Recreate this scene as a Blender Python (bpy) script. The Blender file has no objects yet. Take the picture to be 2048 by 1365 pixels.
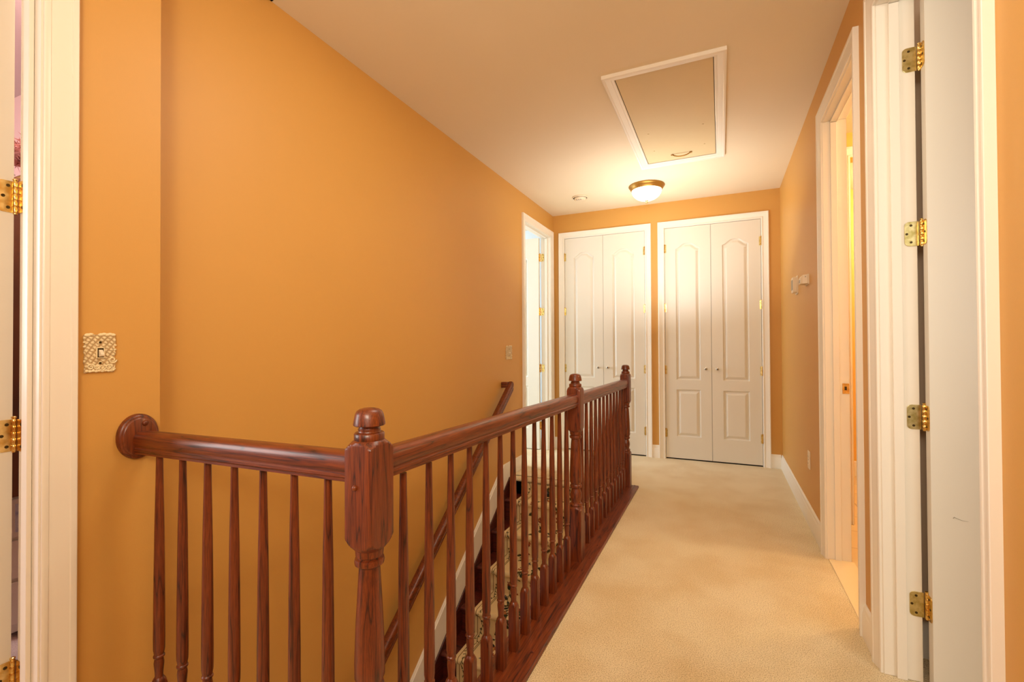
import bpy, bmesh, math, random
import numpy as np
from mathutils import Vector, Matrix
random.seed(7)
PI = math.pi
scene = bpy.context.scene
COL = scene.collection

# ------------------------------------------------------------------ materials
def srgb(r, g, b):
    def f(c):
        c /= 255.0
        return c / 12.92 if c <= 0.04045 else ((c + 0.055) / 1.055) ** 2.4
    return (f(r), f(g), f(b), 1.0)

def new_mat(name):
    m = bpy.data.materials.new(name)
    m.use_nodes = True
    nt = m.node_tree
    b = nt.nodes['Principled BSDF']
    return m, nt, b

def paint(name, col, rough=0.5, var=0.03, bump=0.05, scale=60.0, spec=0.5, metal=0.0, coat=0.0):
    """painted / plain surface with a faint procedural mottling and roller texture"""
    m, nt, b = new_mat(name)
    tc = nt.nodes.new('ShaderNodeTexCoord')
    n1 = nt.nodes.new('ShaderNodeTexNoise'); n1.inputs['Scale'].default_value = 2.3
    n1.inputs['Detail'].default_value = 4
    n2 = nt.nodes.new('ShaderNodeTexNoise'); n2.inputs['Scale'].default_value = scale
    n2.inputs['Detail'].default_value = 3
    nt.links.new(tc.outputs['Object'], n1.inputs['Vector'])
    nt.links.new(tc.outputs['Object'], n2.inputs['Vector'])
    mix = nt.nodes.new('ShaderNodeMix'); mix.data_type = 'RGBA'
    c = col
    mix.inputs['A'].default_value = (c[0] * (1 - var), c[1] * (1 - var), c[2] * (1 - var), 1)
    mix.inputs['B'].default_value = (min(1, c[0] * (1 + var)), min(1, c[1] * (1 + var)), min(1, c[2] * (1 + var)), 1)
    nt.links.new(n1.outputs['Fac'], mix.inputs['Factor'])
    nt.links.new(mix.outputs['Result'], b.inputs['Base Color'])
    b.inputs['Roughness'].default_value = rough
    b.inputs['Metallic'].default_value = metal
    b.inputs['Specular IOR Level'].default_value = spec
    b.inputs['Coat Weight'].default_value = coat
    if bump > 0:
        bp = nt.nodes.new('ShaderNodeBump'); bp.inputs['Strength'].default_value = bump
        bp.inputs['Distance'].default_value = 0.002
        nt.links.new(n2.outputs['Fac'], bp.inputs['Height'])
        nt.links.new(bp.outputs['Normal'], b.inputs['Normal'])
    return m

def wood(name, axis, dark, mid, light, rough=0.4, coat=0.22):
    """stained oak: long pores and cathedral figure running along one axis"""
    m, nt, b = new_mat(name)
    tc = nt.nodes.new('ShaderNodeTexCoord')
    oi = nt.nodes.new('ShaderNodeObjectInfo')
    add = nt.nodes.new('ShaderNodeVectorMath'); add.operation = 'ADD'
    sc3 = nt.nodes.new('ShaderNodeVectorMath'); sc3.operation = 'SCALE'
    comb = nt.nodes.new('ShaderNodeCombineXYZ')
    for k in range(3): nt.links.new(oi.outputs['Random'], comb.inputs[k])
    nt.links.new(comb.outputs[0], sc3.inputs[0]); sc3.inputs['Scale'].default_value = 9.0
    nt.links.new(tc.outputs['Object'], add.inputs[0]); nt.links.new(sc3.outputs[0], add.inputs[1])
    def mapped(across, along):
        mp = nt.nodes.new('ShaderNodeMapping')
        s = [across] * 3; s['XYZ'.index(axis)] = along
        mp.inputs['Scale'].default_value = s
        nt.links.new(add.outputs[0], mp.inputs['Vector'])
        return mp
    fine = nt.nodes.new('ShaderNodeTexNoise'); fine.inputs['Scale'].default_value = 1.0
    fine.inputs['Detail'].default_value = 3; fine.inputs['Roughness'].default_value = .65
    nt.links.new(mapped(700, 16).outputs[0], fine.inputs['Vector'])
    fig = nt.nodes.new('ShaderNodeTexNoise'); fig.inputs['Scale'].default_value = 1.0
    fig.inputs['Detail'].default_value = 2
    nt.links.new(mapped(30, 1.5).outputs[0], fig.inputs['Vector'])
    mul = nt.nodes.new('ShaderNodeMath'); mul.operation = 'MULTIPLY'; mul.inputs[1].default_value = 6.0
    nt.links.new(fig.outputs['Fac'], mul.inputs[0])
    fr = nt.nodes.new('ShaderNodeMath'); fr.operation = 'PINGPONG'; fr.inputs[1].default_value = 0.5
    nt.links.new(mul.outputs[0], fr.inputs[0])
    rmp = nt.nodes.new('ShaderNodeValToRGB')
    e = rmp.color_ramp.elements
    e[0].position = 0.0; e[0].color = dark
    e[1].position = 0.5; e[1].color = light
    k = e.new(0.07); k.color = mid
    nt.links.new(fr.outputs[0], rmp.inputs['Fac'])
    por = nt.nodes.new('ShaderNodeValToRGB')
    por.color_ramp.elements[0].position = 0.38; por.color_ramp.elements[0].color = (0.4, 0.34, 0.3, 1)
    por.color_ramp.elements[1].position = 0.58; por.color_ramp.elements[1].color = (1, 1, 1, 1)
    nt.links.new(fine.outputs['Fac'], por.inputs['Fac'])
    mx = nt.nodes.new('ShaderNodeMix'); mx.data_type = 'RGBA'; mx.blend_type = 'MULTIPLY'
    mx.inputs['Factor'].default_value = 0.85
    nt.links.new(rmp.outputs['Color'], mx.inputs['A']); nt.links.new(por.outputs['Color'], mx.inputs['B'])
    nt.links.new(mx.outputs['Result'], b.inputs['Base Color'])
    b.inputs['Roughness'].default_value = rough
    b.inputs['Coat Weight'].default_value = coat
    b.inputs['Coat Roughness'].default_value = 0.15
    bp = nt.nodes.new('ShaderNodeBump'); bp.inputs['Strength'].default_value = 0.18
    bp.inputs['Distance'].default_value = 0.001
    nt.links.new(fine.outputs['Fac'], bp.inputs['Height'])
    nt.links.new(bp.outputs['Normal'], b.inputs['Normal'])
    return m

def carpet_mat(name, c_dark, c_light, c_stain):
    m, nt, b = new_mat(name)
    tc = nt.nodes.new('ShaderNodeTexCoord')
    f = nt.nodes.new('ShaderNodeTexNoise'); f.inputs['Scale'].default_value = 260
    f.inputs['Detail'].default_value = 4; f.inputs['Roughness'].default_value = .7
    g = nt.nodes.new('ShaderNodeTexNoise'); g.inputs['Scale'].default_value = 3.2
    g.inputs['Detail'].default_value = 6
    mid = nt.nodes.new('ShaderNodeTexNoise'); mid.inputs['Scale'].default_value = 38
    mid.inputs['Detail'].default_value = 3
    for n in (f, g, mid): nt.links.new(tc.outputs['Object'], n.inputs['Vector'])
    r = nt.nodes.new('ShaderNodeValToRGB')
    r.color_ramp.elements[0].position = .36; r.color_ramp.elements[0].color = c_dark
    r.color_ramp.elements[1].position = .52; r.color_ramp.elements[1].color = c_light
    nt.links.new(f.outputs['Fac'], r.inputs['Fac'])
    r2 = nt.nodes.new('ShaderNodeValToRGB')
    r2.color_ramp.elements[0].position = .35; r2.color_ramp.elements[0].color = c_stain
    r2.color_ramp.elements[1].position = .6; r2.color_ramp.elements[1].color = (1, 1, 1, 1)
    nt.links.new(g.outputs['Fac'], r2.inputs['Fac'])
    mx = nt.nodes.new('ShaderNodeMix'); mx.data_type = 'RGBA'; mx.blend_type = 'MULTIPLY'
    mx.inputs['Factor'].default_value = 1
    nt.links.new(r.outputs['Color'], mx.inputs['A']); nt.links.new(r2.outputs['Color'], mx.inputs['B'])
    nt.links.new(mx.outputs['Result'], b.inputs['Base Color'])
    b.inputs['Roughness'].default_value = 0.95
    b.inputs['Specular IOR Level'].default_value = 0.1
    b.inputs['Sheen Weight'].default_value = 0.25
    sm = nt.nodes.new('ShaderNodeMath'); sm.operation = 'ADD'
    nt.links.new(f.outputs['Fac'], sm.inputs[0])
    bp = nt.nodes.new('ShaderNodeBump'); bp.inputs['Strength'].default_value = .7
    bp.inputs['Distance'].default_value = 0.004
    nt.links.new(sm.outputs[0], bp.inputs['Height'])
    nt.links.new(bp.outputs['Normal'], b.inputs['Normal'])
    return m

def brass_mat(name, c1, c2, rough=.22):
    m, nt, b = new_mat(name)
    tc = nt.nodes.new('ShaderNodeTexCoord')
    n = nt.nodes.new('ShaderNodeTexNoise'); n.inputs['Scale'].default_value = 55; n.inputs['Detail'].default_value = 4
    nt.links.new(tc.outputs['Object'], n.inputs['Vector'])
    r = nt.nodes.new('ShaderNodeValToRGB')
    r.color_ramp.elements[0].position = .35; r.color_ramp.elements[0].color = c1
    r.color_ramp.elements[1].position = .62; r.color_ramp.elements[1].color = c2
    nt.links.new(n.outputs['Fac'], r.inputs['Fac'])
    nt.links.new(r.outputs['Color'], b.inputs['Base Color'])
    b.inputs['Metallic'].default_value = 1.0
    b.inputs['Roughness'].default_value = rough
    return m

def attr_mat(name, rough=.9):
    m, nt, b = new_mat(name)
    a = nt.nodes.new('ShaderNodeAttribute'); a.attribute_name = 'pattern'
    tc = nt.nodes.new('ShaderNodeTexCoord')
    n = nt.nodes.new('ShaderNodeTexNoise'); n.inputs['Scale'].default_value = 340; n.inputs['Detail'].default_value = 2
    nt.links.new(tc.outputs['Object'], n.inputs['Vector'])
    mx = nt.nodes.new('ShaderNodeMix'); mx.data_type = 'RGBA'; mx.blend_type = 'MULTIPLY'
    mx.inputs['Factor'].default_value = .22
    nt.links.new(a.outputs['Color'], mx.inputs['A']); nt.links.new(n.outputs['Color'], mx.inputs['B'])
    nt.links.new(mx.outputs['Result'], b.inputs['Base Color'])
    b.inputs['Roughness'].default_value = rough
    b.inputs['Specular IOR Level'].default_value = .15
    bp = nt.nodes.new('ShaderNodeBump'); bp.inputs['Strength'].default_value = .4
    bp.inputs['Distance'].default_value = .003
    nt.links.new(n.outputs['Fac'], bp.inputs['Height']); nt.links.new(bp.outputs['Normal'], b.inputs['Normal'])
    return m

def tile_mat(name):
    m, nt, b = new_mat(name)
    tc = nt.nodes.new('ShaderNodeTexCoord')
    br = nt.nodes.new('ShaderNodeTexBrick')
    br.offset = 0.0
    br.inputs['Color1'].default_value = srgb(226, 205, 165)
    br.inputs['Color2'].default_value = srgb(216, 194, 152)
    br.inputs['Mortar'].default_value = srgb(186, 162, 122)
    br.inputs['Scale'].default_value = 1.0
    br.inputs['Mortar Size'].default_value = .004
    br.inputs['Brick Width'].default_value = .3
    br.inputs['Row Height'].default_value = .3
    nt.links.new(tc.outputs['Object'], br.inputs['Vector'])
    nt.links.new(br.outputs['Color'], b.inputs['Base Color'])
    b.inputs['Roughness'].default_value = .3
    return m

def glow_mat(name, col, strength):
    m, nt, b = new_mat(name)
    lw = nt.nodes.new('ShaderNodeLayerWeight'); lw.inputs['Blend'].default_value = .35
    r = nt.nodes.new('ShaderNodeValToRGB')
    r.color_ramp.elements[0].color = col
    r.color_ramp.elements[1].color = (col[0], col[1] * .82, col[2] * .5, 1)
    nt.links.new(lw.outputs['Facing'], r.inputs['Fac'])
    b.inputs['Base Color'].default_value = (.9, .85, .75, 1)
    nt.links.new(r.outputs['Color'], b.inputs['Emission Color'])
    b.inputs['Emission Strength'].default_value = strength
    b.inputs['Roughness'].default_value = .3
    return m

def weave_mat(name, c1, c2):
    m, nt, b = new_mat(name)
    tc = nt.nodes.new('ShaderNodeTexCoord')
    mp = nt.nodes.new('ShaderNodeMapping'); mp.inputs['Rotation'].default_value = (math.radians(35), 0, 0)
    nt.links.new(tc.outputs['Object'], mp.inputs['Vector'])
    w = nt.nodes.new('ShaderNodeTexWave'); w.bands_direction = 'Z'; w.inputs['Scale'].default_value = 34
    w.inputs['Distortion'].default_value = 2.5; w.inputs['Detail'].default_value = 1; w.inputs['Detail Scale'].default_value = 5
    w2 = nt.nodes.new('ShaderNodeTexWave'); w2.bands_direction = 'Y'; w2.inputs['Scale'].default_value = 26
    w2.inputs['Distortion'].default_value = 2
    nt.links.new(mp.outputs[0], w.inputs['Vector']); nt.links.new(mp.outputs[0], w2.inputs['Vector'])
    mul = nt.nodes.new('ShaderNodeMath'); mul.operation = 'MULTIPLY'
    nt.links.new(w.outputs['Fac'], mul.inputs[0]); nt.links.new(w2.outputs['Fac'], mul.inputs[1])
    pw = nt.nodes.new('ShaderNodeMath'); pw.operation = 'POWER'; pw.inputs[1].default_value = .45
    nt.links.new(mul.outputs[0], pw.inputs[0])
    mx = nt.nodes.new('ShaderNodeMix'); mx.data_type = 'RGBA'
    mx.inputs['A'].default_value = c2; mx.inputs['B'].default_value = c1
    nt.links.new(pw.outputs[0], mx.inputs['Factor'])
    nt.links.new(mx.outputs['Result'], b.inputs['Base Color'])
    bp = nt.nodes.new('ShaderNodeBump'); bp.inputs['Strength'].default_value = .9; bp.inputs['Distance'].default_value = .002
    nt.links.new(pw.outputs[0], bp.inputs['Height']); nt.links.new(bp.outputs['Normal'], b.inputs['Normal'])
    b.inputs['Roughness'].default_value = .45
    return m

def garment_mat(name, c1, c2, scale):
    m, nt, b = new_mat(name)
    tc = nt.nodes.new('ShaderNodeTexCoord')
    v = nt.nodes.new('ShaderNodeTexVoronoi'); v.inputs['Scale'].default_value = scale
    n = nt.nodes.new('ShaderNodeTexNoise'); n.inputs['Scale'].default_value = scale * .6; n.inputs['Detail'].default_value = 5
    nt.links.new(tc.outputs['Object'], n.inputs['Vector'])
    nt.links.new(n.outputs['Color'], v.inputs['Vector'])
    r = nt.nodes.new('ShaderNodeValToRGB')
    r.color_ramp.elements[0].position = .1; r.color_ramp.elements[0].color = c1
    r.color_ramp.elements[1].position = .55; r.color_ramp.elements[1].color = c2
    nt.links.new(n.outputs['Fac'], r.inputs['Fac'])
    nt.links.new(r.outputs['Color'], b.inputs['Base Color'])
    b.inputs['Roughness'].default_value = .8
    return m

M = {}
M['wall'] = paint('tan_wall_paint', srgb(208, 155, 78), rough=.5, var=.025, bump=.06, scale=240)
M['ceiling'] = paint('ceiling_paint', srgb(234, 218, 190), rough=.8, var=.02, bump=.08, scale=120)
M['white'] = paint('white_trim_paint', srgb(240, 232, 218), rough=.32, var=.015, bump=.04, scale=90)
M['door'] = paint('white_door_paint', srgb(226, 219, 205), rough=.36, var=.015, bump=.05, scale=140)
M['hatch'] = paint('hatch_panel_paint', srgb(218, 196, 152), rough=.7, var=.06, bump=.15, scale=40)
M['dark'] = paint('dark_gap', srgb(40, 32, 26), rough=.9, bump=0)
WD, WM, WL = srgb(54, 19, 6), srgb(110, 45, 13), srgb(132, 60, 19)
M['woodZ'] = wood('stained_oak_upright', 'Z', WD, WM, WL)
M['woodY'] = wood('stained_oak_along_hall', 'Y', WD, WM, WL)
M['woodX'] = wood('stained_oak_across_hall', 'X', WD, WM, WL)
M['tread'] = wood('dark_stained_tread', 'X', srgb(44, 12, 8), srgb(84, 26, 14), srgb(110, 38, 20))
M['stringer'] = wood('dark_stained_stringer', 'Y', srgb(40, 11, 8), srgb(74, 22, 13), srgb(96, 32, 18))
M['carpet'] = carpet_mat('beige_carpet', srgb(160, 132, 88), srgb(240, 222, 182), srgb(244, 236, 222))
M['carpet_pink'] = carpet_mat('mauve_carpet', srgb(150, 125, 120), srgb(205, 180, 172), srgb(220, 212, 210))
M['brass'] = brass_mat('polished_brass', srgb(214, 170, 88), srgb(240, 210, 136))
M['brass_pale'] = brass_mat('pale_brass', srgb(190, 172, 104), srgb(228, 214, 156), .3)
M['screw'] = paint('screw_head', srgb(70, 54, 22), rough=.4, metal=.6, bump=0)
M['runner'] = attr_mat('floral_runner')
M['tile'] = tile_mat('bath_tile')
M['marble'] = paint('threshold_stone', srgb(236, 214, 172), rough=.3, var=.05, bump=.02)
M['bathwall'] = paint('yellow_bath_paint', srgb(236, 190, 96), rough=.55)
M['pinkwall'] = paint('pink_bedroom_paint', srgb(214, 176, 172), rough=.6)
M['mauve'] = paint('mauve_bedroom_ceiling', srgb(190, 166, 166), rough=.7)
M['greywall'] = paint('grey_room_paint', srgb(224, 196, 168), rough=.6)
M['bluewall'] = paint('pale_room_paint', srgb(226, 232, 236), rough=.6)
M['glow'] = glow_mat('lit_frosted_glass', (1.0, .87, .60, 1), 11.0)
M['pan'] = paint('aged_bronze', srgb(170, 128, 58), rough=.35, metal=.7, bump=.02, var=.15)
M['plastic'] = paint('ivory_plastic', srgb(232, 214, 186), rough=.4, bump=0, var=.01)
M['plastic_grey'] = paint('grey_plastic', srgb(150, 140, 120), rough=.4, bump=0)
M['ornate'] = weave_mat('ornate_cast_cream', srgb(240, 220, 176), srgb(176, 140, 88))
M['ornate_plain'] = paint('ornate_cast_leaf', srgb(238, 218, 174), rough=.45, bump=.1, scale=200)
M['nickel'] = paint('glass_knob', srgb(214, 208, 196), rough=.12, metal=.55, bump=0)
M['knobcore'] = paint('knob_centre', srgb(90, 80, 66), rough=.3, metal=.7, bump=0)
M['garment'] = garment_mat('brown_patterned_cloth', srgb(24, 14, 8), srgb(124, 80, 42), 16)
M['coat'] = garment_mat('brown_coat_cloth', srgb(52, 26, 10), srgb(92, 50, 22), 6)
M['olive'] = garment_mat('olive_cloth', srgb(34, 26, 14), srgb(70, 54, 30), 5)
M['feather'] = paint('mauve_feather', srgb(196, 130, 124), rough=.9, var=.15, bump=0)
M['chest'] = paint('white_chest_paint', srgb(232, 226, 218), rough=.4, bump=0)
M['bluelabel'] = garment_mat('blue_print', srgb(92, 110, 190), srgb(214, 216, 228), 60)
M['greyfabric'] = paint('pale_grey_fabric', srgb(186, 186, 176), rough=.8)

# ------------------------------------------------------------------ mesh helpers
class MB:
    """collects shapes in world coordinates and links them as ONE mesh object"""
    def __init__(self): self.v = []; self.f = []
    def add(self, vs, fs):
        o = len(self.v); self.v += [tuple(p) for p in vs]; self.f += [tuple(i + o for i in f) for f in fs]
        return self
    def box(self, x0, x1, y0, y1, z0, z1):
        vs = [(x, y, z) for x in (x0, x1) for y in (y0, y1) for z in (z0, z1)]
        return self.add(vs, [(0, 1, 3, 2), (4, 6, 7, 5), (0, 4, 5, 1), (2, 3, 7, 6), (0, 2, 6, 4), (1, 5, 7, 3)])
    def prism(self, pts, fn, t0, t1):
        """polygon pts (a,b) extruded between t0 and t1; fn(a,b,t)->xyz"""
        n = len(pts)
        vs = [fn(a, b, t0) for a, b in pts] + [fn(a, b, t1) for a, b in pts]
        fs = [tuple(range(n)), tuple(range(2 * n - 1, n - 1, -1))]
        fs += [(i, i + n, (i + 1) % n + n, (i + 1) % n) for i in range(n)]
        return self.add(vs, fs)
    def lathe(self, prof, c, seg=24, axis='Z', squash=(1, 1)):
        """prof list of (r, h); c = base point; axis = direction of h"""
        vs = []; fs = []
        for r, h in prof:
            for k in range(seg):
                a = 2 * PI * k / seg
                p, q = r * math.cos(a) * squash[0], r * math.sin(a) * squash[1]
                if axis == 'Z': d = (p, q, h)
                elif axis == 'X': d = (h, p, q)
                elif axis == '-X': d = (-h, p, q)
                elif axis == '-Y': d = (p, -h, q)
                else: d = (p, h, q)
                vs.append((c[0] + d[0], c[1] + d[1], c[2] + d[2]))
        m = len(prof)
        for i in range(m - 1):
            for k in range(seg):
                fs.append((i * seg + k, i * seg + (k + 1) % seg, (i + 1) * seg + (k + 1) % seg, (i + 1) * seg + k))
        if prof[0][0] > 1e-6: fs.append(tuple(range(seg - 1, -1, -1)))
        if prof[-1][0] > 1e-6: fs.append(tuple((m - 1) * seg + k for k in range(seg)))
        return self.add(vs, fs)
    def loft(self, loops, cap=True):
        n = len(loops[0]); vs = [p for l in loops for p in l]; fs = []
        for i in range(len(loops) - 1):
            for k in range(n):
                fs.append((i * n + k, i * n + (k + 1) % n, (i + 1) * n + (k + 1) % n, (i + 1) * n + k))
        if cap:
            fs.append(tuple(range(n - 1, -1, -1))); fs.append(tuple((len(loops) - 1) * n + k for k in range(n)))
        return self.add(vs, fs)
    def tube(self, pts, r, seg=10):
        loops = []
        P = [Vector(p) for p in pts]
        for i, p in enumerate(P):
            t = (P[min(i + 1, len(P) - 1)] - P[max(i - 1, 0)]).normalized()
            up = Vector((0, 0, 1)) if abs(t.z) < .95 else Vector((1, 0, 0))
            a = t.cross(up).normalized(); b = t.cross(a).normalized()
            rr = r[i] if isinstance(r, (list, tuple)) else r
            loops.append([tuple(p + a * rr * math.cos(2 * PI * k / seg) + b * rr * math.sin(2 * PI * k / seg)) for k in range(seg)])
        return self.loft(loops)
    def ball(self, c, rx, ry, rz, seg=12, rings=8):
        prof = [(math.sin(PI * i / rings), -math.cos(PI * i / rings)) for i in range(rings + 1)]
        vs = []; fs = []
        for r, h in prof:
            for k in range(seg):
                a = 2 * PI * k / seg
                vs.append((c[0] + rx * r * math.cos(a), c[1] + ry * r * math.sin(a), c[2] + rz * h))
        for i in range(rings):
            for k in range(seg):
                fs.append((i * seg + k, i * seg + (k + 1) % seg, (i + 1) * seg + (k + 1) % seg, (i + 1) * seg + k))
        return self.add(vs, fs)
    def build(self, name, mat, parent=None, loc=(0, 0, 0), bevel=0, smooth=None, segs=2):
        base = Vector(parent.matrix_world.translation) if parent else Vector(loc)
        if parent and loc != (0, 0, 0): off = Vector(loc)
        else: off = base
        me = bpy.data.meshes.new(name)
        me.from_pydata([tuple(Vector(p) - off) for p in self.v], [], self.f)
        bm = bmesh.new(); bm.from_mesh(me)
        bmesh.ops.remove_doubles(bm, verts=bm.verts, dist=1e-6)
        bmesh.ops.recalc_face_normals(bm, faces=bm.faces)
        bm.to_mesh(me); bm.free()
        me.materials.append(mat)
        o = bpy.data.objects.new(name, me); COL.objects.link(o)
        if parent:
            o.parent = parent; o.location = off - base
        else: o.location = off
        if bevel:
            md = o.modifiers.new('bevel', 'BEVEL'); md.width = bevel; md.segments = segs
            md.limit_method = 'ANGLE'; md.angle_limit = math.radians(35); md.harden_normals = False
        if smooth is not None:
            for p in me.polygons: p.use_smooth = True
            try: me.set_sharp_from_angle(angle=math.radians(smooth))
            except Exception: pass
        bpy.context.view_layer.update()
        return o

def tag(o, label=None, cat=None, group=None, kind=None):
    if label: o['label'] = label
    if cat: o['category'] = cat
    if group: o['group'] = group
    if kind: o['kind'] = kind
    return o

def thing(name, label, cat, loc, group=None, kind=None):
    o = bpy.data.objects.new(name, None); COL.objects.link(o)
    o.empty_display_size = .05
    o.location = loc
    bpy.context.view_layer.update()
    return tag(o, label, cat, group, kind)

def copy_part(o, parent, delta):
    """copy of one part (with its sub-parts) moved by delta"""
    c = o.copy(); COL.objects.link(c); c.parent = parent
    c.location = Vector(o.location) + Vector(delta)
    for ch in o.children:
        d = ch.copy(); COL.objects.link(d); d.parent = c
    return c

# ------------------------------------------------------------------ dimensions (metres; +Y runs down the hall, camera over the origin)
XR, XL, XS, YF, CEIL = .527, -1.774, -1.65, 5.11, 2.698
XR2 = .637            # far side of the right wall
XL2 = -1.884          # far side of the left wall
XS2 = -1.76
DT = 2.43             # top of door openings

def wall_cells(mb, axis, t0, t1, a0, a1, z0, z1, openings):
    """slab with rectangular openings; axis is the direction a runs in"""
    As = sorted({a0, a1} | {v for o in openings for v in o[:2]})
    Zs = sorted({z0, z1} | {v for o in openings for v in o[2:]})
    for i in range(len(As) - 1):
        for j in range(len(Zs) - 1):
            ca, cz = (As[i] + As[i + 1]) / 2, (Zs[j] + Zs[j + 1]) / 2
            if any(o[0] < ca < o[1] and o[2] < cz < o[3] for o in openings): continue
            if axis == 'Y': mb.box(t0, t1, As[i], As[i + 1], Zs[j], Zs[j + 1])
            else: mb.box(As[i], As[i + 1], t0, t1, Zs[j], Zs[j + 1])
    return mb

def struct(name, mb, mat, label, cat, **k):
    return tag(mb.build(name, mat, **k), label, cat, kind='structure')

JT = .018  # jamb board thickness
BATH = (2.385, 3.065); NEAR = (1.362, 2.085); PASS = (4.247, 5.003); BED = (-.16, .605)
CL_L = (-1.636, -.739); CL_R = (-.537, .3635); CT = 2.421

def op(o, top=DT): return (o[0] - JT, o[1] + JT, -.08, top + JT)
struct('wall_right', wall_cells(MB(), 'Y', XR, XR2, -1.9, YF, 0, CEIL, [op(BATH), op(NEAR)]), M['wall'],
       'tan painted wall on the right with two doorways, thermostat and outlet', 'wall')
struct('wall_far', wall_cells(MB(), 'X', YF, YF + .11, XL2, XR2, 0, CEIL, [op(CL_L, CT), op(CL_R, CT)]), M['wall'],
       'tan end wall of the hall around the two closets', 'wall')
struct('wall_left', wall_cells(MB(), 'Y', XL2, XL, .896, YF, -2.85, CEIL, [op(PASS)]), M['wall'],
       'long golden tan wall on the left above the stairs', 'wall')
w = wall_cells(MB(), 'Y', XS2, XS, -1.9, .896, 0, CEIL, [op(BED)])
w.box(XL2, XS2, .80, .896, 0, CEIL); w.box(XL2, XS, .80, .896, -.3, 0)
struct('wall_left_front', w, M['wall'], 'narrow golden tan wall with the ornate light switch and oval rosette', 'wall')
struct('wall_back', MB().box(XS2, XR2, -2.01, -1.9, 0, CEIL), M['wall'], 'tan wall closing the hall behind the viewpoint', 'wall')
struct('ceiling', MB().box(XL2, XR2, -2.0, YF + .11, CEIL, CEIL + .12), M['ceiling'], 'cream ceiling of the hall', 'ceiling')

# carpeted hall floor: hall strip, landing in front of closets, area before the near rail
fl = MB()
fl.box(XS2, XR + .055, -1.9, .80, -.26, 0)
fl.box(-.64, XR + .004, .80, 3.985, -.26, 0)
fl.box(XL2 + .06, XR + .004, 3.985, YF + .02, -.26, 0)
fl.box(XR + .004, XR + .055, 1.362, 2.085, -.1, 0)
fl.box(XL, -.80, 3.905, 3.985, -.26, 0)
# rolled carpet nosing at the top of the stairs
nos = []
for k in range(9):
    a = PI / 2 + PI * k / 8
    nos.append((3.905 + .034 * math.cos(a) , -.024 + .024 * math.sin(a)))
fl.prism(nos + [(3.92, -.048), (3.92, 0)], lambda a, b, t: (t, a, b), XL + .022, -.80)
struct('floor', fl, M['carpet'], 'beige cut pile carpet of the hall and stair landing', 'floor')

# rooms beyond the doorways
struct('floor_bathroom', MB().box(XR2, 2.6, 2.37, 5.1, -.05, -.002), M['tile'], 'cream tiled bathroom floor beyond the lit doorway', 'floor')
struct('wall_bathroom_far', MB().box(XR2, 2.6, 5.1, 5.2, 0, 2.6), M['bathwall'], 'yellow far wall of the bathroom', 'wall')
struct('wall_bathroom_side', MB().box(2.6, 2.7, 2.27, 5.2, 0, 2.6), M['bathwall'], 'yellow side wall of the bathroom', 'wall')
struct('wall_bathroom_partition', wall_cells(MB(), 'X', 3.73, 3.83, XR2, 2.6, 0, 2.6, [(.795, 1.6, 0, 2.43)]), M['bathwall'],
       'yellow partition with a cased opening inside the bathroom', 'wall')
struct('ceiling_bathroom', MB().box(XR2, 2.7, 2.27, 5.2, 2.6, 2.7), M['ceiling'], 'bathroom ceiling', 'ceiling')
struct('wall_right_room', MB().box(XR2, 3.5, 2.26, 2.37, 0, CEIL), M['greywall'], 'dim wall glimpsed behind the open door on the right', 'wall')
struct('wall_right_room_side', MB().box(3.5, 3.6, -2.0, 2.37, 0, CEIL), M['greywall'], 'side wall of the room on the right', 'wall')
struct('wall_right_room_back', MB().box(XR2, 3.6, -2.1, -2.0, 0, CEIL), M['greywall'], 'back wall of the room on the right', 'wall')
struct('floor_right_room', MB().box(XR + .055, 3.5, -2.0, 2.26, -.06, -.001), M['carpet'], 'carpet of the room on the right', 'floor')
struct('ceiling_right_room', MB().box(XR2, 3.6, -2.1, 2.37, CEIL, CEIL + .1), M['ceiling'], 'ceiling of the room on the right', 'ceiling')
struct('wall_bedroom_far', MB().box(-5.2, XL2, 1.30, 1.40, 0, CEIL), M['pinkwall'], 'pink bedroom wall glimpsed past the door hinge', 'wall')
struct('wall_bedroom_side', MB().box(-5.3, -5.2, -2.2, 1.40, 0, CEIL), M['pinkwall'], 'pink side wall of the bedroom', 'wall')
struct('wall_bedroom_back', MB().box(-5.2, XS2, -2.2, -2.1, 0, CEIL), M['pinkwall'], 'pink back wall of the bedroom', 'wall')
struct('floor_bedroom', MB().box(-5.2, XL2, .80, 1.30, -.06, 0).box(-5.2, XS2, -2.1, .80, -.06, 0), M['carpet_pink'], 'mauve carpet of the bedroom on the left', 'floor')
struct('ceiling_bedroom', MB().box(-5.2, XS2, -2.2, 1.40, CEIL, CEIL + .1), M['mauve'], 'mauve tinted bedroom ceiling', 'ceiling')
struct('floor_far_room', MB().box(-4.5, XL2 + .06, 2.6, 5.6, -.06, 0), M['carpet'], 'carpet of the bright room beyond the far left doorway', 'floor')
struct('wall_far_room', MB().box(-4.6, -4.5, 2.5, 5.7, 0, CEIL), M['bluewall'], 'pale wall of the bright far left room', 'wall')
struct('wall_far_room_end', MB().box(-4.5, XL2, 5.6, 5.7, 0, CEIL), M['bluewall'], 'pale end wall of the bright far left room', 'wall')
struct('wall_far_room_near', MB().box(-4.5, XL2, 2.5, 2.6, 0, CEIL), M['bluewall'], 'pale near wall of the bright far left room', 'wall')
struct('ceiling_far_room', MB().box(-4.6, XL2, 2.5, 5.7, CEIL, CEIL + .1), M['ceiling'], 'ceiling of the bright far left room', 'ceiling')
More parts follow.
